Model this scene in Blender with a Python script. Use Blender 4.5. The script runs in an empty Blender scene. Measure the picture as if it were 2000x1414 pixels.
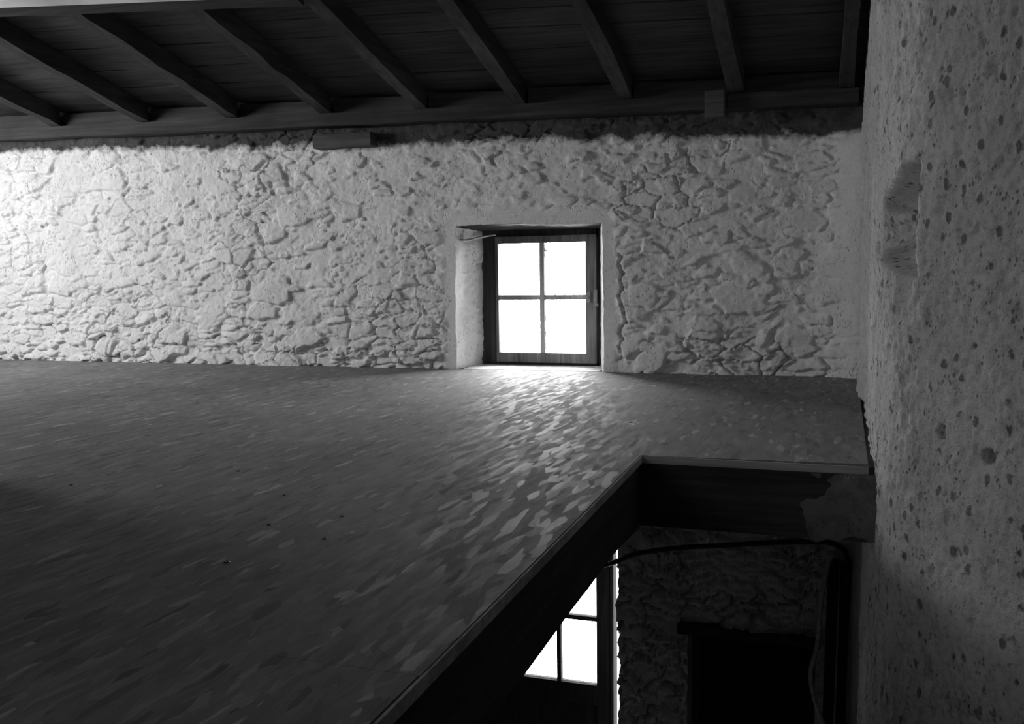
import bpy, bmesh, math, random
import numpy as np
from mathutils import Vector, Matrix
random.seed(7)
S = bpy.context.scene
COL = S.collection

# ---------------------------------------------------------------- camera
CAM_D, CAM_H = 4.59, 0.50
def make_camera(yaw=18.8, pitch=-5.4, roll=0.8, focal_px=1800.0):
    y, p, r = map(math.radians, (yaw, pitch, roll))
    F = Vector((-math.sin(y)*math.cos(p), math.cos(y)*math.cos(p), math.sin(p)))
    R = F.cross(Vector((0, 0, 1))).normalized(); U = R.cross(F)
    R2 = R*math.cos(r) - U*math.sin(r); U2 = U*math.cos(r) + R*math.sin(r)
    cd = bpy.data.cameras.new('camera'); cd.sensor_fit = 'HORIZONTAL'
    cd.sensor_width = 36.0; cd.lens = 36.0*focal_px/2000.0
    cd.clip_start = 0.02; cd.clip_end = 200
    o = bpy.data.objects.new('camera', cd); COL.objects.link(o)
    M = Matrix((R2, U2, -F)).transposed().to_4x4(); M.translation = Vector((0, -CAM_D, CAM_H))
    o.matrix_world = M
    S.camera = o
make_camera()

# ---------------------------------------------------------------- light
W = bpy.data.worlds.new('sky'); S.world = W; W.use_nodes = True
W.node_tree.nodes['Background'].inputs[0].default_value = (1, 1, 1, 1)
W.node_tree.nodes['Background'].inputs[1].default_value = 0.7
def area(name, loc, target, sx, sy, watts, spread=180, seen=False):
    l = bpy.data.lights.new(name, 'AREA'); l.shape = 'RECTANGLE'; l.size = sx; l.size_y = sy
    l.energy = watts; l.spread = math.radians(spread); l.color = (1, 1, 1)
    o = bpy.data.objects.new(name, l); COL.objects.link(o); o.location = loc
    o.rotation_euler = (Vector(target)-Vector(loc)).to_track_quat('-Z', 'Y').to_euler()
    o.visible_camera = seen
    return o
area('added_corner_light', (-5.53, -2.03, 1.32), (-2.9, 0.1, 0.35), 1.5, 0.75, 73, 172)  # main light from the left, set in an added unseen window
area('added_front_light', (-1.45, -6.75, 0.75), (-.2, -2.6, 0.3), 0.9, 0.8, 13, 172)  # added unseen source behind the camera, brightens the right wall
area('window_daylight', (-1.62, 0.95, 1.1), (-1.40, -0.9, 0.1), 1.7, 2.7, 620, 172, True)
area('door_daylight', (-1.5, 0.9, -1.75), (-1.4, -1.0, -2.0), 1.6, 1.8, 60, 170, True)
vs = S.view_settings
S.display_settings.display_device = 'sRGB'
vs.view_transform = 'Standard'; vs.look = 'None'; vs.exposure = 0.0; vs.gamma = 1.0; vs.use_curve_mapping = False

# ---------------------------------------------------------------- helpers
def link_mesh(name, me, mat, parent=None):
    o = bpy.data.objects.new(name, me); COL.objects.link(o)
    if mat: me.materials.append(mat)
    if parent: o.parent = parent
    return o
def from_bm(name, bm, mat, parent=None, smooth=False, bevel=0):
    if bevel:
        bmesh.ops.bevel(bm, geom=list(bm.edges), offset=bevel, segments=2, affect='EDGES', profile=.6)
    bmesh.ops.recalc_face_normals(bm, faces=bm.faces)
    me = bpy.data.meshes.new(name); bm.to_mesh(me); bm.free()
    if smooth:
        for p in me.polygons: p.use_smooth = True
    return link_mesh(name, me, mat, parent)
def hexa(bm, c):
    """eight corners: bottom ring (4) then top ring (4)"""
    v = [bm.verts.new(p) for p in c]
    for f in ((0, 3, 2, 1), (4, 5, 6, 7), (0, 1, 5, 4), (1, 2, 6, 5), (2, 3, 7, 6), (3, 0, 4, 7)):
        bm.faces.new([v[i] for i in f])
def box(bm, x0, x1, y0, y1, z0, z1):
    hexa(bm, [(x0, y0, z0), (x1, y0, z0), (x1, y1, z0), (x0, y1, z0),
              (x0, y0, z1), (x1, y0, z1), (x1, y1, z1), (x0, y1, z1)])
def boxo(name, mat, x0, x1, y0, y1, z0, z1, parent=None, bevel=0.0):
    bm = bmesh.new(); box(bm, x0, x1, y0, y1, z0, z1)
    return from_bm(name, bm, mat, parent, bevel=bevel)
def prism(bm, pts, z0, z1):
    a = [bm.verts.new((x, y, z0)) for x, y in pts]; b = [bm.verts.new((x, y, z1)) for x, y in pts]
    bm.faces.new(a[::-1]); bm.faces.new(b); n = len(pts)
    for i in range(n): bm.faces.new((a[i], a[(i+1) % n], b[(i+1) % n], b[i]))
def tube(bm, pts, r, seg=10):
    pts = [Vector(p) for p in pts]; rings = []
    rr = r if isinstance(r, (list, tuple)) else [r]*len(pts)
    for i, p in enumerate(pts):
        t = (pts[min(i+1, len(pts)-1)]-pts[max(i-1, 0)]).normalized()
        a = t.cross(Vector((0, 0, 1)));  a = a if a.length > .05 else t.cross(Vector((1, 0, 0)))
        a.normalize(); b = t.cross(a)
        rings.append([bm.verts.new(p+rr[i]*(a*math.cos(2*math.pi*k/seg)+b*math.sin(2*math.pi*k/seg))) for k in range(seg)])
    for q, w in zip(rings, rings[1:]):
        for k in range(seg): bm.faces.new((q[k], q[(k+1) % seg], w[(k+1) % seg], w[k]))
    bm.faces.new(rings[0][::-1]); bm.faces.new(rings[-1])
def spline(P, n=8):
    P = [Vector(p) for p in P]; out = []
    for i in range(len(P)-1):
        p0, p1, p2, p3 = P[max(i-1, 0)], P[i], P[i+1], P[min(i+2, len(P)-1)]
        for k in range(n):
            t = k/n
            out.append(.5*((2*p1)+(p2-p0)*t+(2*p0-5*p1+4*p2-p3)*t*t+(3*p1-p0-3*p2+p3)*t**3))
    return out+[P[-1]]
def empty(name, loc=(0, 0, 0)):
    o = bpy.data.objects.new(name, None); COL.objects.link(o); o.location = loc; o.empty_display_size = .1
    return o
def keep(o, parent):
    o.parent = parent; o.matrix_parent_inverse = Matrix.Translation(-parent.location)
    return o
def tag(o, label, cat, group=None):
    o['label'] = label; o['category'] = cat
    if group: o['group'] = group
    return o
def struct(o):
    o['kind'] = 'structure'; return o

# ---------------------------------------------------------------- numpy noise
def _h(ix, iy, seed):
    n = (ix.astype(np.int64)*374761393 + iy.astype(np.int64)*668265263 + seed*1442695041) & 0x7fffffff
    n = ((n ^ (n >> 13))*1274126177) & 0x7fffffff
    n = ((n ^ (n >> 15))*668265263) & 0x7fffffff
    return ((n ^ (n >> 16)) & 0xffffff)/float(0xffffff)
def vnoise(x, y, seed=0):
    ix, iy = np.floor(x), np.floor(y); fx, fy = x-ix, y-iy
    ux, uy = fx*fx*fx*(fx*(fx*6-15)+10), fy*fy*fy*(fy*(fy*6-15)+10)
    a, b = _h(ix, iy, seed), _h(ix+1, iy, seed); c, d = _h(ix, iy+1, seed), _h(ix+1, iy+1, seed)
    return (a*(1-ux)+b*ux)*(1-uy)+(c*(1-ux)+d*ux)*uy
def fbm(x, y, seed=0, o=4):
    s = 0; a = .5; t = 0
    for k in range(o):
        s = s+a*(vnoise(x*2**k+17.3*k, y*2**k+5.1*k, seed+k)-.5)*2; t += a; a *= .5
    return s/t
def voro(x, y, seed=0, jit=.9):
    ix, iy = np.floor(x), np.floor(y)
    f1 = np.full(x.shape, 9.); f2 = f1.copy(); cx = np.zeros(x.shape); cy = cx.copy(); r = cx.copy(); dx1 = cx.copy(); dy1 = cx.copy()
    for i in (-1, 0, 1):
        for j in (-1, 0, 1):
            a, b = ix+i, iy+j
            px = a+.5+(_h(a, b, seed)-.5)*jit; py = b+.5+(_h(a, b, seed+1)-.5)*jit
            dx, dy = x-px, y-py; d = np.sqrt(dx*dx+dy*dy)
            m = d < f1
            f2 = np.where(m, f1, np.minimum(f2, d)); f1 = np.where(m, d, f1)
            dx1 = np.where(m, dx, dx1); dy1 = np.where(m, dy, dy1)
            r = np.where(m, _h(a, b, seed+2), r); cx = np.where(m, _h(a, b, seed+3), cx)
    return f1, f2, r, cx, dx1, dy1
def sstep(a, b, x):
    t = np.clip((x-a)/(b-a), 0, 1); return t*t*(3-2*t)

# ---------------------------------------------------------------- materials (all neutral grey: the photograph is black and white)
def g(v): return (v, v, v, 1)
class NT:
    def __init__(s, name, rough=.8, spec=.3):
        s.m = bpy.data.materials.new(name); s.m.use_nodes = True; s.t = s.m.node_tree; s.n = s.t.nodes; s.l = s.t.links
        s.b = s.n['Principled BSDF']; s.b.inputs['Roughness'].default_value = rough; s.b.inputs['Specular IOR Level'].default_value = spec
        s.co = s.n.new('ShaderNodeTexCoord').outputs['Object']
    def set(s, inp, v):
        if isinstance(v, (int, float)): inp.default_value = v
        elif isinstance(v, tuple): inp.default_value = v
        else: s.l.new(v, inp)
    def map(s, scale, rot=(0, 0, 0), src=None):
        n = s.n.new('ShaderNodeMapping'); n.inputs['Scale'].default_value = scale; n.inputs['Rotation'].default_value = rot
        s.l.new(src or s.co, n.inputs[0]); return n.outputs[0]
    def noise(s, sc, det=4, src=None, rough=.55, dist=0):
        n = s.n.new('ShaderNodeTexNoise'); n.inputs['Scale'].default_value = sc; n.inputs['Detail'].default_value = det
        n.inputs['Roughness'].default_value = rough; n.inputs['Distortion'].default_value = dist
        s.l.new(src or s.co, n.inputs['Vector']); return n.outputs['Fac']
    def vor(s, sc, src=None, feat='F1'):
        n = s.n.new('ShaderNodeTexVoronoi'); n.feature = feat; n.inputs['Scale'].default_value = sc
        s.l.new(src or s.co, n.inputs['Vector']); return n
    def ramp(s, fac, stops):
        n = s.n.new('ShaderNodeValToRGB'); e = n.color_ramp.elements
        while len(e) < len(stops): e.new(.5)
        for k, (p, v) in enumerate(stops): e[k].position = p; e[k].color = g(v)
        s.l.new(fac, n.inputs[0]); return n.outputs[0]
    def math(s, op, a, b=0.0, c=None):
        n = s.n.new('ShaderNodeMath'); n.operation = op
        s.set(n.inputs[0], a); s.set(n.inputs[1], b)
        if c is not None: s.set(n.inputs[2], c)
        return n.outputs[0]
    def mix(s, f, a, b):
        n = s.n.new('ShaderNodeMix'); n.data_type = 'FLOAT'
        s.set(n.inputs[0], f); s.set(n.inputs[2], a); s.set(n.inputs[3], b); return n.outputs[0]
    def sep(s, src=None):
        n = s.n.new('ShaderNodeSeparateXYZ'); s.l.new(src or s.co, n.inputs[0]); return n.outputs
    def bump(s, h, strength=.5, dist=.01):
        n = s.n.new('ShaderNodeBump'); n.inputs['Strength'].default_value = strength; n.inputs['Distance'].default_value = dist
        s.l.new(h, n.inputs['Height']); s.l.new(n.outputs[0], s.b.inputs['Normal'])
    def col(s, v):
        if isinstance(v, (int, float)): s.b.inputs['Base Color'].default_value = g(v)
        else: s.l.new(v, s.b.inputs['Base Color'])
        return s.m

def mat_limewash(name, base=.8, pits=.4, dirt=.0):
    t = NT(name, .95, .1)
    n1 = t.noise(3.0, 5); n2 = t.noise(60, 6, rough=.78); n3 = t.noise(22, 5, rough=.7); n4 = t.noise(240, 4, rough=.7)
    c = t.mix(t.ramp(n1, [(.3, 0), (.7, 1)]), base*.86, base)
    c = t.math('MULTIPLY', c, t.ramp(n2, [(.28, .78), (.5, 1)]))
    if dirt: c = t.math('MULTIPLY', c, t.ramp(n3, [(.33, 1-dirt), (.55, 1)]))
    n2 = t.math('ADD', n2, t.math('MULTIPLY', n4, .5))
    if pits:
        v = t.vor(70, t.map((1, 1, .6))).outputs['Distance']; sz = t.noise(9, 3)
        hole = t.math('MULTIPLY', t.ramp(v, [(.12, 1), (.30, 0)]), t.ramp(sz, [(.45, 0), (.6, 1)]))
        c = t.math('MULTIPLY', c, t.math('SUBTRACT', 1.0, t.math('MULTIPLY', hole, pits)))
        h = t.math('SUBTRACT', t.math('MULTIPLY', n2, .8), hole)
    else: h = n2
    t.bump(h, .75, .007)
    return t.col(c)
def mat_wood(name, a, b, axis='x', rough=.75, spec=.2):
    t = NT(name, rough, spec)
    sc = {'x': (1.2, 22, 22), 'y': (22, 1.2, 22), 'z': (22, 22, 1.2)}[axis]
    m = t.map(sc); n = t.noise(2.2, 6, src=m, dist=.6); n2 = t.noise(2.5, 3)
    n4 = t.noise(1.0, 4, src=t.map(tuple(s*.25 for s in sc)))
    c = t.mix(t.ramp(n, [(.3, 0), (.7, 1)]), a, b)
    c = t.math('MULTIPLY', c, t.ramp(n2, [(.3, .6), (.6, 1)])); c = t.math('MULTIPLY', c, t.ramp(n4, [(.3, .55), (.6, 1)]))
    t.bump(n, .4, .004)
    return t.col(c)
def mat_osb():
    t = NT('osb_board', .6, .16)
    w = t.noise(5, 2); base = None; hgt = None
    cols = []
    for k, (rz, sx, sy) in enumerate(((.02, 62, 12), (-.55, 56, 11), (.75, 64, 13), (1.5, 58, 15))):
        n = t.n.new('ShaderNodeMapping'); n.inputs['Rotation'].default_value = (0, 0, rz); n.inputs['Scale'].default_value = (sx, sy, 1)
        n.inputs['Location'].default_value = (k*3.7, k*1.9, 0)
        add = t.n.new('ShaderNodeVectorMath'); add.operation = 'ADD'
        wn = t.n.new('ShaderNodeTexNoise'); wn.inputs['Scale'].default_value = 11+4*k
        sc = t.n.new('ShaderNodeVectorMath'); sc.operation = 'SCALE'; sc.inputs['Scale'].default_value = .016
        t.l.new(t.co, wn.inputs['Vector']); t.l.new(wn.outputs['Color'], sc.inputs[0]); t.l.new(t.co, add.inputs[0]); t.l.new(sc.outputs[0], add.inputs[1])
        t.l.new(add.outputs[0], n.inputs[0])
        v = t.vor(1.0, n.outputs[0]); cols.append(t.sep(v.outputs['Color']))
    shade = cols[0][0]; h = cols[0][1]
    for k, thr in ((1, .45), (2, .62), (3, .80)):
        pick = t.ramp(cols[k][2], [(thr, 0), (thr+.01, 1)])
        shade = t.mix(pick, shade, cols[k][0]); h = t.mix(pick, h, t.math('ADD', cols[k][1], .5))
    grain = t.noise(3, 5, src=t.map((160, 14, 1))); big = t.noise(1.6, 3)
    c = t.ramp(shade, [(0, .14), (.12, .20), (.8, .25), (.955, .30), (1.0, .46)])
    c = t.math('MULTIPLY', c, t.ramp(grain, [(.3, .78), (.65, 1.05)])); c = t.math('MULTIPLY', c, t.ramp(big, [(.3, .8), (.7, 1.1)]))
    vd = t.n.new('ShaderNodeVectorMath'); vd.operation = 'DISTANCE'; vd.inputs[1].default_value = (-.674, -2.186, 0); t.l.new(t.co, vd.inputs[0])
    kn = t.math('ADD', vd.outputs['Value'], t.math('MULTIPLY', t.math('SUBTRACT', t.noise(30, 4), .5), .05))
    c = t.math('MULTIPLY', c, t.ramp(kn, [(.026, .28), (.04, 1)]))          # dark bruise in the board
    # a few dark specks of dirt and knots
    sp = t.vor(4.5); d = t.ramp(sp.outputs['Distance'], [(.02, .25), (.05, 1)]); c = t.math('MULTIPLY', c, d)
    t.bump(t.math('ADD', h, t.math('MULTIPLY', grain, .4)), .42, .0010)
    t.l.new(t.math('ADD', .64, t.math('MULTIPLY', cols[0][1], .32)), t.b.inputs['Roughness'])
    return t.col(c)
def mat_plain(name, v, rough=.6, spec=.3, metal=0.0, nscale=40):
    t = NT(name, rough, spec); t.b.inputs['Metallic'].default_value = metal
    n = t.noise(nscale, 4); c = t.math('MULTIPLY', t.ramp(n, [(.3, .7), (.65, 1.1)]), v); t.bump(n, .2, .002)
    return t.col(c)
def mat_glass(name, dirt=1.0):
    m = bpy.data.materials.new(name); m.use_nodes = True; t = m.node_tree; N = t.nodes; L = t.links
    N.remove(N['Principled BSDF']); out = N['Material Output']
    tr = N.new('ShaderNodeBsdfTransparent'); tr.inputs[0].default_value = g(.96)
    gl = N.new('ShaderNodeBsdfGlossy'); gl.inputs['Roughness'].default_value = .02
    df = N.new('ShaderNodeBsdfDiffuse'); df.inputs[0].default_value = g(.6)
    co = N.new('ShaderNodeTexCoord'); n1 = N.new('ShaderNodeTexNoise'); n1.inputs['Scale'].default_value = 60; n1.inputs['Detail'].default_value = 3
    n2 = N.new('ShaderNodeTexNoise'); n2.inputs['Scale'].default_value = 7
    L.new(co.outputs['Object'], n1.inputs['Vector']); L.new(co.outputs['Object'], n2.inputs['Vector'])
    r1 = N.new('ShaderNodeValToRGB'); r1.color_ramp.elements[0].position = .50; r1.color_ramp.elements[1].position = .53
    r2 = N.new('ShaderNodeValToRGB'); r2.color_ramp.elements[0].position = .30; r2.color_ramp.elements[1].position = .6
    L.new(n1.outputs['Fac'], r1.inputs[0]); L.new(n2.outputs['Fac'], r2.inputs[0])
    mu = N.new('ShaderNodeMath'); mu.operation = 'MULTIPLY'; L.new(r1.outputs[0], mu.inputs[0]); L.new(r2.outputs[0], mu.inputs[1])
    sx = N.new('ShaderNodeSeparateXYZ'); L.new(co.outputs['Object'], sx.inputs[0])
    r3 = N.new('ShaderNodeValToRGB'); e = r3.color_ramp.elements
    while len(e) < 6: e.new(.5)
    for k, (p, v) in enumerate(((.0, .0), (.42, .05), (.5, .85), (.56, 1), (.70, .45), (.82, .0))): e[k].position = p; e[k].color = g(v)
    mr = N.new('ShaderNodeMapRange'); mr.inputs[1].default_value = -1.72; mr.inputs[2].default_value = -1.22
    L.new(sx.outputs[0], mr.inputs[0]); L.new(mr.outputs[0], r3.inputs[0])
    m2 = N.new('ShaderNodeMath'); m2.operation = 'MULTIPLY'; L.new(mu.outputs[0], m2.inputs[0]); L.new(r3.outputs[0], m2.inputs[1])
    m3 = N.new('ShaderNodeMath'); m3.operation = 'MULTIPLY'; L.new(m2.outputs[0], m3.inputs[0]); m3.inputs[1].default_value = dirt; m2 = m3
    fr = N.new('ShaderNodeFresnel'); fr.inputs[0].default_value = 1.3
    a = N.new('ShaderNodeMixShader'); L.new(fr.outputs[0], a.inputs[0]); L.new(tr.outputs[0], a.inputs[1]); L.new(gl.outputs[0], a.inputs[2])
    b = N.new('ShaderNodeMixShader'); L.new(m2.outputs[0], b.inputs[0]); L.new(a.outputs[0], b.inputs[1]); L.new(df.outputs[0], b.inputs[2])
    L.new(b.outputs[0], out.inputs[0]); return m

def mat_wall():
    m = mat_limewash('limewashed_rubble', .86, .25); t = m.node_tree; b = t.nodes['Principled BSDF']
    src = b.inputs['Base Color'].links[0].from_socket
    T = NT.__new__(NT); T.m = m; T.t = t; T.n = t.nodes; T.l = t.links; T.b = b
    T.co = t.nodes.new('ShaderNodeTexCoord').outputs['Object']
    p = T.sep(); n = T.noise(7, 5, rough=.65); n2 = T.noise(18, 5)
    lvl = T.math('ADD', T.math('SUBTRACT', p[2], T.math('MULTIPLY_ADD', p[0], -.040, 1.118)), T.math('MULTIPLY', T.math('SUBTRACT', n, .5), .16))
    f = T.ramp(T.math('MULTIPLY_ADD', lvl, 10.0, .5), [(.40, 0), (.72, 1)])     # bare stone above the limewash, with the plate's shade painted in
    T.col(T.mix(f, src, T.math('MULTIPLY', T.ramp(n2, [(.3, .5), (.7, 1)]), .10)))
    return m
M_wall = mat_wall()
def mat_pier():
    t = NT('rough_pier_plaster', .95, .08)
    big = t.noise(4, 5, src=t.map((1, 1, .6)), rough=.6); grit = t.noise(75, 6, rough=.75); fine = t.noise(260, 3)
    st = t.noise(11, 5, src=t.map((1, 1, .55)), rough=.7)
    v = t.vor(38, t.map((1, 1, .62))); sz = t.noise(26, 3)
    v2 = t.vor(95, t.map((1, 1, .7)))
    pit = t.math('MULTIPLY', t.ramp(t.math('ADD', v.outputs['Distance'], t.math('MULTIPLY', t.math('SUBTRACT', grit, .5), .6)), [(.16, 1), (.30, 0)]), t.ramp(t.sep(v.outputs['Color'])[0], [(.55, 0), (.7, 1)]))
    pit2 = t.math('MULTIPLY', t.ramp(v2.outputs['Distance'], [(.14, 1), (.36, 0)]), t.ramp(sz, [(.5, 0), (.6, 1)]))
    c = t.mix(t.ramp(big, [(.35, 0), (.65, 1)]), .50, .66)
    c = t.math('MULTIPLY', c, t.ramp(grit, [(.32, .66), (.52, 1)]))
    c = t.math('MULTIPLY', c, t.ramp(st, [(.30, .55), (.43, 1)]))
    c = t.math('MULTIPLY', c, t.math('SUBTRACT', 1.0, t.math('MULTIPLY', t.math('MAXIMUM', pit, t.math('MULTIPLY', pit2, .7)), .6)))
    h = t.math('SUBTRACT', t.math('ADD', t.math('MULTIPLY', grit, 1.1), t.math('MULTIPLY', fine, .35)), t.math('MAXIMUM', pit, pit2))
    t.bump(h, .75, .007)
    return t.col(c)
M_pier = mat_pier()
M_far = mat_plain('old_plaster', .16, .95, .1, nscale=6)
M_osb = mat_osb()
M_edge = mat_wood('osb_edge', .30, .55, 'x')
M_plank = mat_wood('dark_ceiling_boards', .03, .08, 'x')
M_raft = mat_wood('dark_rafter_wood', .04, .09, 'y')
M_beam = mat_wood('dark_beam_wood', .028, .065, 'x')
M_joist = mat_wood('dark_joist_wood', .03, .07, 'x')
M_frame = mat_wood('weathered_window_wood', .14, .34, 'z')
M_door = mat_wood('dark_door_wood', .04, .08, 'z')
M_metal = mat_plain('dull_latch_metal', .35, .45, .5, .6)
M_black = mat_plain('black_plastic', .03, .5, .3)
M_grey = mat_plain('grey_cable_sheath', .6, .5, .3)
M_screw = mat_plain('dark_screw_head', .03, .5, .3)
M_glass = mat_glass('dusty_glass'); M_glass2 = mat_glass('door_glass', .12)
M_straw = mat_plain('pale_straw', .55, .8)

# ---------------------------------------------------------------- grid surface
def grid_mesh(name, P, keepq, mat):
    """P: (nz, nx, 3); keepq: (nz-1, nx-1) bool"""
    nz, nx, _ = P.shape
    i = np.arange(nz*nx).reshape(nz, nx)
    q = np.stack([i[:-1, :-1], i[:-1, 1:], i[1:, 1:], i[1:, :-1]], -1)[keepq]
    used = np.zeros(nz*nx, bool); used[q.ravel()] = True
    re = np.cumsum(used)-1; V = P.reshape(-1, 3)[used]; q = re[q]
    me = bpy.data.meshes.new(name)
    me.vertices.add(len(V)); me.vertices.foreach_set('co', V.astype(np.float32).ravel())
    me.loops.add(q.size); me.loops.foreach_set('vertex_index', q.astype(np.int32).ravel())
    me.polygons.add(len(q)); me.polygons.foreach_set('loop_start', np.arange(0, q.size, 4, dtype=np.int32))
    me.polygons.foreach_set('use_smooth', np.ones(len(q), bool))
    me.update(calc_edges=True); me.validate()
    return link_mesh(name, me, mat)
def ticks(stops, step):
    out = []
    for a, b, s in zip(stops, stops[1:], step):
        n = max(1, int(round((b-a)/s))); out += list(np.linspace(a, b, n, endpoint=False))
    return np.array(out+[stops[-1]])

# ---------------------------------------------------------------- back wall (rubble stone under limewash)
WX0, WX1, WZ1 = -1.872, -1.072, 0.757        # window opening in the wall face
WB = 0.25                                    # depth of the window in the wall
DX0, DX1, DZ1 = -1.86, -0.994, -0.62         # glazed door opening in the storey below
LX0, LX1, LZ1 = -0.635, -0.015, -1.31        # dark doorway in the storey below
FZ = -2.65                                   # floor of the storey below
def stone_height(x, z):
    """relief of the wall towards the room, metres"""
    wx = x+.045*fbm(x*6, z*6, 11, 3)+.012*fbm(x*25, z*25, 14, 2); wz = z+.035*fbm(x*6, z*6, 21, 3)+.010*fbm(x*25, z*25, 24, 2)
    # courses are coarse to the upper right, thin and slaty lower down
    h = np.zeros_like(x)
    for sx, sz, amp, seed, thr in ((.24, .115, .029, 31, .54), (.125, .046, .023, 47, .50), (.060, .023, .012, 63, .52)):
        f1, f2, r, r2, dx, dy = voro(wx/sx, wz/sz, seed)
        e = sstep(0.02, .24, f2-f1)
        st = e*(.55+.45*np.clip(1-f1, 0, 1))*(.4+.6*r)
        tilt = .45*(r2-.5)*dx-.55*dy                 # stones lean out at their lower edge
        m = sstep(thr, thr+.22, r-.10*sstep(.45, .9, z)+.22*fbm(x*1.7, z*2.2, seed+5, 2))
        h = np.maximum(h, amp*m*st*(1+tilt))
    soft = .016*fbm(x*2.2, z*3.0, 71, 3)+.005*fbm(x*11, z*13, 75, 3)+.0036*fbm(x*48, z*60, 79, 3)+.0016*fbm(x*110, z*120, 83, 2)
    joints = voro(wx/.16, wz/.075, 91); gap = 1-sstep(0, .07, joints[1]-joints[0])
    gap *= sstep(.1, .35, fbm(x*2.5, z*3.2, 95, 2)+.25-.25*np.clip(z, 0, 1.2))
    rough = sstep(.40, .0, z)                        # bare stones along the floor
    h = h*(.9+.6*rough)+soft-.022*gap-.018*rough*gap
    return h
def back_wall():
    xs = ticks([-6.6, -5.3, WX0, WX1, DX1, LX0, LX1, 0.33], [.03, .0062, .008, .0057, .006, .006, .006])
    xs = np.unique(np.round(np.append(xs, [DX0]), 6))
    zs = ticks([FZ, LZ1, DZ1, -.03, WZ1, 1.33, 1.75], [.012, .009, .009, .006, .006, .03])
    zs = np.unique(np.round(np.append(zs, [0.0]), 6))
    X, Z = np.meshgrid(xs, zs)
    H = stone_height(X, Z)
    # smooth render band round the window
    ddx = np.maximum(np.maximum(WX0-X, X-WX1), 0); ddz = np.maximum(Z-WZ1, 0); dd = np.hypot(ddx, ddz)
    band = .085+.03*fbm(X*5, Z*9, 5, 3)
    k = np.where(Z > -.02, sstep(band*.55, band*1.25, dd), 1)
    H = H*k+(1-k)*(.004+.002*fbm(X*14, Z*14, 8, 3))
    # crack along the right edge of the band, horizontal score line left of the lintel
    pts = [(-.985, .60), (-.972, .575), (-.985, .545), (-.967, .50), (-.978, .47), (-.968, .43), (-.985, .39), (-.972, .345), (-.958, .30), (-.95, .255), (-.972, .235), (-.985, .20), (-.968, .17), (-.985, .13), (-.968, .09)]
    wob = .006*fbm(X*60, Z*60, 3, 2)
    for (ax, az), (bx, bz) in zip(pts, pts[1:]):
        L2 = (bx-ax)**2+(bz-az)**2; t = np.clip(((X-ax)*(bx-ax)+(Z-az)*(bz-az))/L2, 0, 1)
        d = np.hypot(X-ax-t*(bx-ax), Z-az-t*(bz-az))+wob
        H = H-.020*(1-sstep(.003, .010, d))
    sc = (np.abs(Z-.762) < .005) & (X > WX0-.17) & (X < WX0); H = np.where(sc, H-.012, H)
    # flowing plaster fillet where it meets the right wall
    fil = sstep(-.16, .16, X); H = H*(1-.8*sstep(-.02, .10, X))+.07*fil*fil*np.where(Z > -.05, 1, .4)*sstep(1.25, 1.05, Z)
    # ragged arris of the glazed doorway
    ar = (Z < DZ1+.02)*np.exp(-((X-DX1)/.012)**2); H = H+ar*.010*fbm(X*0+1, Z*38, 44, 4)
    H = np.where(Z < -.03, H*1.15, H)
    P = np.stack([X, -H, Z], -1)
    P[..., 0] += np.where((Z < DZ1) & (np.abs(X-DX1) < 1e-4), .012*fbm(Z*30, Z*0, 52, 4), 0)
    P[..., 0] += np.where((Z > 0) & (Z < WZ1+.001) & (np.abs(X-WX0) < 1e-4), .006*fbm(Z*14, Z*0, 53, 3)-.004*(1-Z/WZ1), 0)
    P[..., 0] += np.where((Z > 0) & (Z < WZ1+.001) & (np.abs(X-WX1) < 1e-4), .004*fbm(Z*14, Z*0, 54, 3)+.007*(1-Z/WZ1), 0)
    P[..., 2] += np.where((np.abs(Z-WZ1) < 1e-4) & (X > WX0) & (X < WX1), .005*fbm(X*14, X*0, 56, 3)+.006*np.sin((X-WX0)*8)-.01*(X-WX0)+.006, 0)
    xc = (X[:-1, :-1]+X[1:, 1:])/2; zc = (Z[:-1, :-1]+Z[1:, 1:])/2
    hole = ((xc > WX0) & (xc < WX1) & (zc > 0) & (zc < WZ1)) | ((xc > DX0) & (xc < DX1) & (zc < DZ1)) | ((xc > LX0) & (xc < LX1) & (zc < LZ1))
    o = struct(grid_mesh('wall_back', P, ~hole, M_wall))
    # reveals: strips from the arris to the back of each recess
    def strip(name, edge, back, n=22, amp=.006, seed=1, mat=None):
        edge, back = np.array(edge), np.array(back); t = np.linspace(0, 1, n)[:, None, None]
        Q = edge[None]*(1-t)+back[None]*t
        k = (np.sin(np.pi*np.linspace(0, 1, n))**.5)[:, None]
        nrm = np.cross(back[len(back)//2]-edge[len(edge)//2], edge[-1]-edge[0]); nrm /= np.linalg.norm(nrm)
        u = np.arange(edge.shape[0])[None, :]*.008; v = np.linspace(0, .3, n)[:, None]
        d = amp*(fbm(u*9+v*0, v*9+u*0, seed, 3)+.7*fbm(u*35+v*0, v*35+u*0, seed+3, 3))*k
        Q = Q+d[..., None]*nrm
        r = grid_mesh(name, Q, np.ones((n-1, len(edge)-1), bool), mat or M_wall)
        r.parent = o; return r
    iL = int(np.argmin(np.abs(xs-WX0))); iR = int(np.argmin(np.abs(xs-WX1))); jT = int(np.argmin(np.abs(zs-WZ1))); j0 = int(np.argmin(np.abs(zs)))
    eL, eR, eT = P[j0:jT+1, iL], P[j0:jT+1, iR], P[jT, iL:iR+1]
    f = np.linspace(0, 1, len(eL))
    bL = np.stack([-1.822+.014*f, np.full_like(f, WB+.06), f*.742], -1); strip('window_reveal', eL, bL, 40, .013, 3)
    f = np.linspace(0, 1, len(eR))
    bR = np.stack([-1.158+.002*f, np.full_like(f, WB+.06), f*.742], -1); strip('window_reveal', eR, bR, 30, .003, 5)
    f = np.linspace(0, 1, len(eT))
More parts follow.
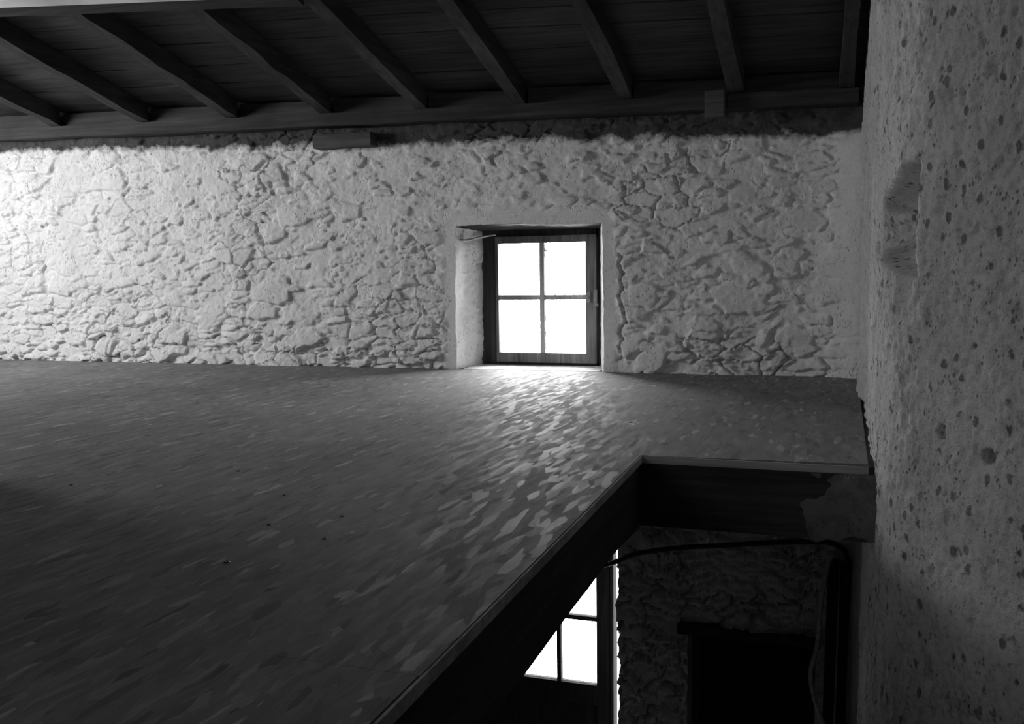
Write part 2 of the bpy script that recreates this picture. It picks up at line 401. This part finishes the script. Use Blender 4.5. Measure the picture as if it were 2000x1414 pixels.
    bT = np.stack([-1.808+f*.674, np.full_like(f, WB+.06), np.full_like(f, .742)], -1); strip('window_head', eT, bT, 20, .003, 9, M_beam)
    iD = int(np.argmin(np.abs(xs-DX1))); iD0 = int(np.argmin(np.abs(xs-DX0))); jD = int(np.argmin(np.abs(zs-DZ1)))
    eD = P[:jD+1, iD]; bD = eD.copy(); bD[:, 0] = DX1-.004; bD[:, 1] = .52; strip('door_reveal', eD, bD, 24, .012, 13)
    eD = P[:jD+1, iD0]; bD = eD.copy(); bD[:, 0] = DX0+.05; bD[:, 1] = .24; strip('door_reveal', eD, bD, 8, .006, 15)
    eD = P[jD, iD0:iD+1]; bD = eD.copy(); bD[:, 0] = np.linspace(DX0+.05, DX1-.004, len(eD)); bD[:, 1] = .52; strip('door_head', eD, bD, 8, .004, 17)
    iA, iB, jL = int(np.argmin(np.abs(xs-LX0))), int(np.argmin(np.abs(xs-LX1))), int(np.argmin(np.abs(zs-LZ1)))
    for e in (P[:jL+1, iA], P[:jL+1, iB], P[jL, iA:iB+1]):
        b = e.copy(); b[:, 1] = .30; strip('doorway_reveal', e, b, 8, .004, 19)
    # masonry behind the face, in pieces round the openings
    bm = bmesh.new(); Y0, Y1 = .33, .52
    box(bm, -6.6, -1.83, Y0, Y1, FZ, 1.9); box(bm, -1.125, .5, Y0, Y1, -.4, 1.9); box(bm, -1.83, -1.125, Y0, Y1, .742, 1.9)
    box(bm, -1.83, -.98, Y0, Y1, -.60, -.05); box(bm, -.985, .5, Y0, Y1, FZ, -.4)
    from_bm('masonry_core', bm, M_far, o)
    boxo('window_sill', M_wall, -1.845, -1.10, .012, WB+.12, -.03, .001, o, .003)
    return o
back_wall()

# ---------------------------------------------------------------- right wall with its rounded corner
def right_wall():
    prof = spline([(.150, .30), (.150, -.02), (.142, -.8), (.132, -1.7), (.130, -2.10), (.134, -2.24), (.156, -2.36), (.205, -2.46), (.30, -2.585), (.42, -2.72), (.60, -2.93), (.85, -3.25)], 40)
    prof = np.array([(p[0], p[1]) for p in [(v[0], v[1]) for v in [q.to_tuple() if len(q) == 2 else (q.x, q.y) for q in prof]]])
    seg = np.hypot(*np.diff(prof, axis=0).T); s = np.concatenate([[0], np.cumsum(seg)])
    S_ = np.concatenate([np.linspace(0, 1.6, 130, endpoint=False), np.linspace(1.6, 2.2, 90, endpoint=False), np.linspace(2.2, s[-1], 300)])
    px = np.interp(S_, s, prof[:, 0]); py = np.interp(S_, s, prof[:, 1])
    tx, ty = np.gradient(px, S_), np.gradient(py, S_); nx, ny = ty, -tx      # towards the room
    L = np.hypot(nx, ny); nx, ny = nx/L, ny/L
    if nx[10] > 0: nx, ny = -nx, -ny
    zs = ticks([FZ, -.9, 1.25, 2.3], [.012, .0058, .0075])
    A, Z = np.meshgrid(S_, zs)
    Yp = np.interp(A, S_, py)
    H = .014*fbm(A*2.3, Z*2.0, 101, 3)+.006*fbm(A*9, Z*7, 105, 3)+.0035*fbm(A*40, Z*34, 109, 4)
    v = voro(A/.034+.5*fbm(A*26, Z*26, 3, 3), Z/.05+.4*fbm(A*26, Z*26, 4, 3), 121)       # pits of varying size
    big = sstep(.84, .97, v[2]); H = H-.010*big*(1-sstep(.10, .40, v[0]))
    v = voro(A/.019+.5*fbm(A*50, Z*40, 6, 2), Z/.030, 131); H = H-.0055*sstep(.62, .9, v[2])*(1-sstep(.10, .42, v[0]))+.003*fbm(A*95, Z*60, 133, 2)
    v = voro(A/.17, Z/.19, 141); H = H-.009*sstep(.72, .8, v[2])*(1-sstep(.1, .42, v[0]+.16*fbm(A*18, Z*18, 143, 3)))
    # broken-out hollow on the corner, between z .49 and .77
    sc = np.interp(-2.42, py[::-1], S_[::-1])
    u = (1-np.exp(-np.clip(sc-A, 0, 9)/.17))/.933; w = (Z-.60)/np.where(Z > .60, .140, .120)
    d = np.sqrt(np.clip(u, 0, 9)**2+w**2)+.07*fbm(A*5, Z*18, 151, 3)
    hol = (1-sstep(.86, 1.0, d))*(A < sc+.01)
    H = H-hol*(.085-.034*np.clip(-w, 0, 1)*sstep(.9, .2, u)-.012*sstep(.5, 0, u)+.022*fbm(A*4, Z*15, 155, 3)+.006*fbm(A*14, Z*45, 158, 3))
    d = np.hypot((A-(sc-.50))/.09, (Z-.545)/.030)+.25*fbm(A*25, Z*25, 161, 3); H = H-.03*(1-sstep(.7, 1, d))
    d = np.hypot((A-(sc-.62))/.16, (Z-.40)/.065)+.35*fbm(A*20, Z*20, 165, 3); H = H-.018*(1-sstep(.6, 1, d))
    d = np.hypot((A-(sc+.135))/.020, (Z-.005)/.05)+.3*fbm(A*30, Z*30, 171, 3); H = H-.0*(1-sstep(.6, 1, d))
    for da, zz, ra, rz in ((.36, -.08, .022, .045), (.345, -.155, .016, .02), (.40, .62, .03, .05), (.10, .16, .012, .02), (.22, .13, .014, .016)):
        d = np.hypot((A-sc-da)/ra, (Z-zz)/rz)+.3*fbm(A*40, Z*40, 171, 3); H = H-.03*(1-sstep(.5, 1, d))
    # ragged edge where the floor was cut in
    H = H+(A < sc-.2)*.010*fbm(A*30, Z*30, 181, 4)*np.exp(-((Z+.02)/.12)**2)
    P = np.stack([np.interp(A, S_, px)+np.interp(A, S_, nx)*H, Yp+np.interp(A, S_, ny)*H, Z], -1)
    o = struct(grid_mesh('wall_right', P, np.ones((len(zs)-1, len(S_)-1), bool), M_pier))
    bm = bmesh.new(); prism(bm, [(.23, .32), (.23, -2.1), (.95, -3.22), (1.3, -3.22), (1.3, .32)], FZ, 2.4); from_bm('masonry_core', bm, M_far, o)
    return o
right_wall()

# ---------------------------------------------------------------- floors
def floors():
    bm = bmesh.new(); T = .021
    prism(bm, [(-6.5, -.012), (-6.5, -6.0), (-.70, -6.0), (-.70, -3.5715), (-.475, -3.5715), (-.475, -2.105), (.112, -2.075), (.150, -.012)][::-1], -T, 0)
    prism(bm, [(-.70, -3.573), (-.70, -6.0), (-.477, -6.0), (-.477, -3.573)][::-1], -T, 0)
    f = struct(from_bm('floor', bm, M_osb))
    e = boxo('edge_strip', M_edge, -.4745, .112, -2.1095, -2.1045, -T, -.0008, f)
    e['label'] = 'sawn edge of the board along the far side of the stairwell'
    e.data.transform(Matrix.Rotation(0, 4, 'Z'))
    boxo('edge_strip', M_edge, -.4748, -.470, -6.0, -2.108, -T, -.0012, f)
    for x, y in ((-1.753, -2.827), (-1.178, -2.778), (-.997, -3.246), (-.955, -2.909), (-.613, -1.557), (-1.445, -2.578), (-1.066, -3.011), (-.905, -3.067), (-1.05, -1.2), (-1.62, -1.1), (-2.4, -1.5)):
        bm = bmesh.new(); r = random.uniform(.0045, .007)
        bmesh.ops.create_cone(bm, cap_ends=True, segments=12, radius1=r*1.1, radius2=r*.8, depth=.002, matrix=Matrix.Translation((x, y, .0008)))
        from_bm('screw_head', bm, M_screw, f)
    struct(boxo('floor_below', mat_plain('stone_flags', .45, .8, .2, nscale=6), -6.6, 2.0, -7.0, .55, FZ-.1, FZ))
floors()
# trimmers carrying the floor round the stairwell
j = boxo('floor_joist', M_joist, -.53, .128, -2.082, -2.0, -.205, -.0225, bevel=.003)
tag(j, 'dark timber trimmer under the far edge of the stairwell', 'joist')
bm = bmesh.new()
ys = np.linspace(-6.0, -2.085, 60)
for a, b in zip(ys, ys[1:]):
    za, zb = [-.188+.004*float(fbm(np.array([y*6]), np.array([.3]), 5, 3)[0])-(.022*max(0, (y+2.4)/.32)) for y in (a, b)]
    hexa(bm, [(-.535, a, za), (-.482, a, za), (-.482, b, zb), (-.535, b, zb), (-.535, a, -.0225), (-.482, a, -.0225), (-.482, b, -.0225), (-.535, b, -.0225)])
bmesh.ops.remove_doubles(bm, verts=bm.verts, dist=1e-5)
tag(from_bm('floor_joist', bm, mat_wood('dark_joist_side', .02, .06, 'y')), 'dark rough-bottomed timber joist along the long left side of the stairwell', 'joist')
def lump():
    nx, nz = 70, 40; u, v = np.meshgrid(np.linspace(0, 1, nx), np.linspace(0, 1, nz))
    x = -.20+u*.34; bot = -.200+.02*fbm(u*6, u*0, 3, 3); z = bot+v*(-.026-bot)
    d = -.014+.030*u+.016*fbm(x*9, z*9, 7, 4)
    d = np.where((u < .02) | (v < .01) | (v > .985), -.004, d)
    o = grid_mesh('lit_mortar_patch', np.stack([x, -2.083-d, z], -1), np.ones((nz-1, nx-1), bool), mat_limewash('lit_grey_mortar', .20, .3, .4))  # added lump; its grey paints in the light on the trimmer's end
    so = o.modifiers.new('thick', 'SOLIDIFY'); so.thickness = .006; so.offset = -1
    return tag(o, 'grey mortar patch painting light onto the right end of the stairwell trimmer', 'mortar')
lump()

# ---------------------------------------------------------------- roof
SL = 0.245; KX = -.026
def rz(x, y, off=0.0): return 1.288+KX*x+SL*(-y)+off      # underside plane of the rafters
RD = .10                                                  # rafter depth
def skew(x, y): return y+.08*(x+2.0)*(-y)/1.1
YH = -1.217                                               # lower edge of the skylight at x = -2
def ceiling():
    bm = bmesh.new(); y = .30; k = 0
    while y > -6.6:
        w = random.uniform(.165, .215); y1 = y-w
        runs = [(-6.7, 1.4)]
        if y > YH and y1 < YH: y1 = YH
        for x0, x1 in runs:
            cuts = [x0]+sorted(random.uniform(x0, x1) for _ in range(2))+[x1]
            for a, b in zip(cuts, cuts[1:]):
                d0, d1 = RD+random.uniform(0, .006), RD+random.uniform(0, .006)
                gp = .0022
                q = [(a, skew(a, y1)+gp, d0), (b, skew(b, y1)+gp, d0), (b, skew(b, y)-gp, d1), (a, skew(a, y)-gp, d1)]
                hexa(bm, [(xx, yy, rz(xx, yy, d)) for xx, yy, d in q]+[(xx, yy, rz(xx, yy, d+.018)) for xx, yy, d in q])
        y = y1; k += 1
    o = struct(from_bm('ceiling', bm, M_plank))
    bm = bmesh.new()                                       # slates over the boards
    for x0, x1, ya, yb in ((-6.8, 1.5, .6, YH), (-6.8, 1.5, YH, -2.1), (-6.8, 1.5, -2.1, -6.4)):
        q = [(x0, skew(x0, yb)), (x1, skew(x1, yb)), (x1, skew(x1, ya)), (x0, skew(x0, ya))]
        hexa(bm, [(a, b, rz(a, b, .13)) for a, b in q]+[(a, b, rz(a, b, .155)) for a, b in q])
    from_bm('roof_covering', bm, M_far, o)
    bm = bmesh.new(); q = [(-6.4, -2.0), (-1.62, -2.0), (-1.62, skew(-1.62, YH)-.008), (-6.4, skew(-6.4, YH)-.008)]
    hexa(bm, [(a, b, rz(a, b, -.012)) for a, b in q]+[(a, b, rz(a, b, .0)) for a, b in q])
    w = from_bm('white_lining', bm, mat_plain('white_lining_board', .9, .9, .1, nscale=3), o); w['label'] = 'white lining boards under the rafters past the header'
ceiling()
where = ['leftmost in view, meeting the wall plate above the brightest wall', 'second from the left, ending above the bright wall',
         'third from the left, running up to the header', 'fourth from the left, ending left of the packing block',
         'fifth from the left, ending right of the packing block', 'above the left half of the small window',
         'just right of the small window', 'beside the little wooden cleat', 'tight against the rough right wall']
RX = [-4.407, -3.768, -3.159, -2.568, -2.007, -1.462, -.931, -.413, .078]
for i, x in enumerate(RX):
    bm = bmesh.new(); w0 = .034 if i < 8 else .028
    yt = skew(x, YH)+.03 if i in (0, 1, 2, 3) else -6.3
    ysr = np.linspace(-.105, yt, 14); prev = None
    for k, y in enumerate(ysr):
        dx = .004*math.sin(k*1.7+i*2.1); dw = .004*math.sin(k*2.3+i); dz = .004*math.sin(k*1.3+i*1.1)
        w = w0+dw
        ring = [bm.verts.new((x+dx-w, y, rz(x, y, dz))), bm.verts.new((x+dx+w, y, rz(x, y, dz))), bm.verts.new((x+dx+w, y, rz(x, y, RD-.001))), bm.verts.new((x+dx-w, y, rz(x, y, RD-.001)))]
        if prev:
            for a in range(4): bm.faces.new((prev[a], prev[(a+1) % 4], ring[(a+1) % 4], ring[a]))
        else: bm.faces.new(ring[::-1])
        prev = ring
    bm.faces.new(prev)
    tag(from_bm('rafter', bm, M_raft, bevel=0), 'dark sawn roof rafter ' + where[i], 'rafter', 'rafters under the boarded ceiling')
# boards closing the gaps between rafter feet
bl = ['left of the leftmost rafter', 'over the brightest stretch of wall', 'between the second and third rafters', 'between the third and fourth rafters',
      'above the packing block', 'left of the small window', 'above the small window', 'above the crack right of the window', 'at the right end beside the right wall']
edges = [-4.95]+RX
for i, (a, b) in enumerate(zip(edges, edges[1:])):
    a2, b2 = a+(.034 if i else 0), b-.034
    bm = bmesh.new(); y0, y1 = -.080, -.058
    hexa(bm, [(a2, y0, rz(a2, y0, -.004)), (b2, y0, rz(b2, y0, -.004)), (b2, y1, rz(b2, y1, -.004)), (a2, y1, rz(a2, y1, -.004)),
              (a2, y0, rz(a2, y0, .088-.01*random.random())), (b2, y0, rz(b2, y0, .086-.01*random.random())), (b2, y1, rz(b2, y1, .08)), (a2, y1, rz(a2, y1, .08))])
    tag(from_bm('blocking_board', bm, M_beam), 'narrow dark board closing the rafter gap ' + bl[i], 'board', 'boards between rafter feet')
# wall plate
bm = bmesh.new(); prev = None
for k, x in enumerate(np.linspace(-6.4, .125, 70)):
    n = lambda s: float(fbm(np.array([x*3.]), np.array([s*1.7]), 9, 3)[0])
    yf = -.112+.006*n(1); zt = rz(x, -.11, -.002); zb = zt-.066+.006*n(2)
    ring = [bm.verts.new(p) for p in ((x, yf, zb), (x, .05, zb), (x, .05, zt), (x, yf+.006*n(3), zt))]
    if prev:
        for a in range(4): bm.faces.new((prev[a], prev[(a+1) % 4], ring[(a+1) % 4], ring[a]))
    else: bm.faces.new(ring)
    prev = ring
bm.faces.new(prev)
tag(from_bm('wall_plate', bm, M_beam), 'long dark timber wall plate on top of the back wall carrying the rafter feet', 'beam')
tag(boxo('packing_block', mat_wood('grey_block', .06, .14, 'x'), -2.66, -2.31, -.095, .05, 1.200, 1.272, bevel=.004), 'squared wooden packing block wedged under the wall plate left of the window', 'block')
tag(boxo('wooden_cleat', mat_wood('cleat_wood', .06, .12, 'x'), -.545, -.455, -.170, -.114, 1.215, 1.335, bevel=.004), 'small wooden cleat fixed to the wall plate beside the second rafter from the right', 'block')
bm = bmesh.new()
q = [(x, skew(x, YH)+d) for x, d in ((-6.2, -.006), (-2.055, -.006), (-2.055, .072), (-6.2, .072))]
hexa(bm, [(a, b, rz(a, b, -.008)) for a, b in q]+[(a, b, rz(a, b, .128)) for a, b in q])
tag(from_bm('header_beam', bm, M_beam), 'dark timber header across the rafters beside the white lining, top left', 'beam')

# ---------------------------------------------------------------- window
def window():
    r = struct(empty('window_1', (-1.47, WB, 0)))
    bm = bmesh.new(); y0, y1 = WB+.02, WB+.085
    box(bm, -1.84, -1.742, y0, y1, 0.0, .76); box(bm, -1.170, -1.10, y0, y1, 0.0, .76)
    box(bm, -1.742, -1.158, y0, y1, .70, .76); box(bm, -1.742, -1.158, y0, y1, 0.0, .035)
    keep(from_bm('window_frame', bm, mat_wood('dark_window_frame', .03, .09, 'z')), r)
    y0, y1 = WB, WB+.04
    xl0, xl1, xr0, xr1 = -1.738, -1.722, -1.224, -1.166
    zb0, zb1, zt0, zt1 = .016, .069, .672, .71
    bm = bmesh.new()
    box(bm, xl0, xl1, y0, y1, zb0, zt1); box(bm, xr0, xr1, y0, y1, zb0, zt1)
    box(bm, xl1, xr0, y0+.001, y1, zb0, zb1); box(bm, xl1, xr0, y0+.001, y1, zt0, zt1)
    keep(from_bm('sash', bm, M_frame, bevel=.002), r)
    bm = bmesh.new(); xm0, xm1, zm0, zm1 = -1.484, -1.457, .362, .388
    box(bm, xm0, xm1, y0+.004, y1-.006, zb1, zt0); box(bm, xl1, xm0, y0+.006, y1-.008, zm0, zm1); box(bm, xm1, xr0, y0+.006, y1-.008, zm0, zm1)
    keep(from_bm('glazing_bar', bm, mat_wood('pale_glazing_bar', .42, .68, 'z'), bevel=.0015), r)
    for a, b in ((xl1, xm0), (xm1, xr0)):
        for c, d in ((zb1, zm0), (zm1, zt0)):
            keep(boxo('pane', M_glass, a, b, y0+.022, y0+.025, c, d), r)
    h = keep(boxo('latch_plate', M_metal, -1.222, -1.196, y0-.006, y0, .345, .405, None, .001), r)
    bm = bmesh.new(); bmesh.ops.create_cone(bm, cap_ends=True, segments=16, radius1=.009, radius2=.007, depth=.016, matrix=Matrix.Translation((-1.209, y0-.013, .376)) @ Matrix.Rotation(math.pi/2, 4, 'X'))
    keep(from_bm('latch_knob', bm, M_metal), r)
    bm = bmesh.new(); box(bm, -1.176, -1.158, y0-.014, y0+.002, .34, .415); box(bm, -1.18, -1.153, y0-.008, y0+.002, .325, .342)
    keep(from_bm('latch_keeper', bm, M_metal, bevel=.002), r)
window()
bm = bmesh.new(); tube(bm, spline([(-1.868, .03, .688), (-1.83, .07, .69), (-1.78, .11, .703), (-1.74, .14, .712), (-1.70, .155, .717)], 6), [.0075-.00018*k for k in range(25)], 8)
tag(from_bm('straw_stalk', bm, M_straw, smooth=True), 'pale thin stalk sticking out across the top left of the window recess', 'stalk')

# ---------------------------------------------------------------- storey below
def lower_door():
    r = struct(empty('door_1', (-1.45, .2, FZ)))
    y0, y1 = .20, .245
    bm = bmesh.new(); box(bm, -1.86, -1.80, y0-.01, y1+.05, FZ, -.62); box(bm, -1.085, -1.066, y0-.005, y1+.05, FZ, -.70); box(bm, -1.80, -1.061, y0-.01, y1+.05, -.70, -.62)
    keep(from_bm('door_frame', bm, M_door, bevel=.003), r)
    bm = bmesh.new(); zb = -1.772; ztop = -.76
    box(bm, -1.80, -1.60, y0, y1, FZ, -.70); box(bm, -1.162, -1.087, y0, y1, FZ, -.70)
    box(bm, -1.60, -1.162, y0, y1, ztop, -.70); box(bm, -1.60, -1.162, y0, y1, FZ, FZ+.2); box(bm, -1.60, -1.162, y0, y1, zb-.12, zb)
    keep(from_bm('door_leaf', bm, M_door, bevel=.002), r)
    keep(boxo('door_panel', M_door, -1.60, -1.162, y0+.012, y1-.012, FZ+.2, zb-.12), r)
    bm = bmesh.new(); xm0, xm1 = -1.391, -1.367; zr = [zb, -1.407, -1.383, -1.085, -1.061, ztop]
    box(bm, xm0, xm1, y0+.004, y1-.004, zb, ztop)
    for a, b in ((zr[1], zr[2]), (zr[3], zr[4])):
        box(bm, -1.60, xm0, y0+.006, y1-.006, a, b); box(bm, xm1, -1.162, y0+.006, y1-.006, a, b)
    keep(from_bm('glazing_bar', bm, M_door), r)
    for a, b in ((-1.60, xm0), (xm1, -1.162)):
        for c, d in ((zr[0], zr[1]), (zr[2], zr[3]), (zr[4], zr[5])):
            keep(boxo('pane', M_glass2, a, b, y0+.02, y0+.024, c, d), r)
lower_door()
d2 = struct(empty('door_2', (-.32, .2, FZ)))
bm = bmesh.new(); box(bm, LX0-.03, LX0+.04, .16, .29, FZ, LZ1); box(bm, LX1-.04, LX1+.03, .16, .29, FZ, LZ1); box(bm, LX0+.04, LX1-.04, .16, .29, LZ1-.05, LZ1+.01)
keep(from_bm('door_frame', bm, M_door, bevel=.003), d2)
keep(boxo('door_leaf', mat_wood('black_door_wood', .012, .03, 'z'), LX0+.04, LX1-.04, .20, .24, FZ, LZ1-.05), d2)
bm = bmesh.new(); prev = None
for k, x in enumerate(np.linspace(LX0-.05, LX1+.02, 24)):
    zt = LZ1+.040+.008*math.sin(k*.35)-.012*k/24; yf = -.05
    ring = [bm.verts.new(p) for p in ((x, yf, LZ1-.012), (x, .16, LZ1-.012), (x, .16, zt), (x, yf, zt))]
    if prev:
        for a in range(4): bm.faces.new((prev[a], prev[(a+1) % 4], ring[(a+1) % 4], ring[a]))
    else: bm.faces.new(ring)
    prev = ring
bm.faces.new(prev)
tag(from_bm('lintel', bm, M_beam), 'dark timber lintel over the black doorway downstairs', 'lintel')
bm = bmesh.new()
tube(bm, spline([(-1.32, -.10, -1.06), (-1.15, -.10, -1.02), (-1.0, -.10, -.965), (-.90, -.10, -.915), (-.79, -.10, -.885), (-.64, -.10, -.855), (-.488, -.10, -.835), (-.244, -.10, -.80), (-.01, -.10, -.775), (.08, -.10, -.79), (.115, -.10, -.84), (.12, -.10, -1.0)], 8), .0125, 12)
tag(from_bm('conduit', bm, M_black, smooth=True), 'thick black conduit sagging across the wall seen through the stairwell', 'pipe')
bm = bmesh.new()
tube(bm, spline([(.055, -.125, -.82), (.03, -.16, -.88), (.005, -.19, -1.04), (-.005, -.21, -1.2), (-.015, -.23, -1.27), (-.035, -.25, -1.36), (-.02, -.26, -1.46), (.015, -.28, -1.56), (.08, -.31, -1.70), (.09, -.34, -1.9), (.05, -.38, -2.3), (.04, -.40, FZ+.012)], 8), .011, 10)
tag(from_bm('cable', bm, M_grey, smooth=True), 'loose grey cable looping down beside the black doorway', 'cable')
def plank(p0, p1, w, t, label):
    bm = bmesh.new(); (xa, ya, za), (xb, yb, zb) = p0, p1
    hexa(bm, [(xa, ya, za), (xa+w, ya, za), (xa+w, ya+t, za), (xa, ya+t, za), (xb, yb, zb), (xb+w, yb, zb), (xb+w, yb+t, zb), (xb, yb+t, zb)])
    tag(from_bm('plank', bm, mat_wood('plank_wood', .03, .07, 'z'), bevel=.003), label, 'plank', 'planks leaning in the dark corner')
plank((.0, -.30, FZ), (.035, -.07, -.86), .05, .022, 'dark narrow plank leaning in the corner under the stairwell, nearest the cable')
plank((.062, -.26, FZ), (.09, -.055, -.88), .045, .022, 'dark upright plank in the corner under the stairwell, nearest the right wall')

# ---------------------------------------------------------------- rest of the shell
def seg(bm, p0, p1, z0, z1, t=.2):
    (xa, ya), (xb, yb) = p0, p1; L = math.hypot(xb-xa, yb-ya); nx, ny = (yb-ya)/L*t, -(xb-xa)/L*t     # thickness goes outwards
    q = [(xa, ya), (xb, yb), (xb-nx*-1, yb-ny*-1), (xa+nx, ya+ny)]
    hexa(bm, [(x, y, z0) for x, y in q]+[(x, y, rz(x, y) if z1 is None else z1) for x, y in q])
E0, E1, C0, C1, Z0, Z1 = (-6.55, -.98), (-4.73, -2.80), (-6.08, -1.45), (-4.98, -2.55), .92, 1.70
bm = bmesh.new()
seg(bm, E0, C0, .001, None); seg(bm, C1, E1, .001, None); seg(bm, C0, C1, .001, Z0); seg(bm, C0, C1, Z1, None)
struct(from_bm('wall_added_corner', bm, M_far))  # added out of view, angled to aim the left light
bm = bmesh.new(); seg(bm, (-4.73, -2.80), (-2.2, -2.80), .001, None)
struct(from_bm('wall_added_gable', bm, M_far))  # wall added out of view to shape the left light
w2 = struct(empty('window_added_2', (-5.53, -2.0, Z0)))  # unseen window added to carry the left light
bm = bmesh.new()
def lerp(t): return (C0[0]+(C1[0]-C0[0])*t, C0[1]+(C1[1]-C0[1])*t)
for a, b, c, d in ((0, .03, Z0, Z1), (.97, 1, Z0, Z1), (.03, .97, Z0, Z0+.04), (.03, .97, Z1-.04, Z1)): seg(bm, lerp(a), lerp(b), c, d, .05)
keep(from_bm('window_frame', bm, M_frame), w2)
struct(boxo('wall_left', M_far, -6.75, -6.55, -6.6, .55, FZ, 3.6))
struct(boxo('wall_added_return', M_far, -2.4, -2.2, -6.5, -3.0, .001, 2.4))  # added out of view to stop the left light leaking onto the floor
bm = bmesh.new()
box(bm, -6.75, -1.9, -6.7, -6.5, FZ, 3.2); box(bm, -1.0, 1.5, -6.7, -6.5, FZ, 3.2); box(bm, -1.9, -1.0, -6.7, -6.5, FZ, .35); box(bm, -1.9, -1.0, -6.7, -6.5, 1.15, 3.2)
struct(from_bm('wall_front', bm, M_far))
w3 = struct(empty('window_added_3', (-1.45, -6.6, .35)))  # unseen window added for the light behind the camera
bm = bmesh.new()
for a, b, c, d in ((-1.9, -1.86, .35, 1.15), (-1.04, -1.0, .35, 1.15), (-1.86, -1.04, .35, .39), (-1.86, -1.04, 1.11, 1.15)): box(bm, a, b, -6.63, -6.58, c, d)
keep(from_bm('window_frame', bm, M_frame), w3)
struct(boxo('wall_side', M_far, 1.15, 1.35, -6.6, -3.1, FZ, 3.6))
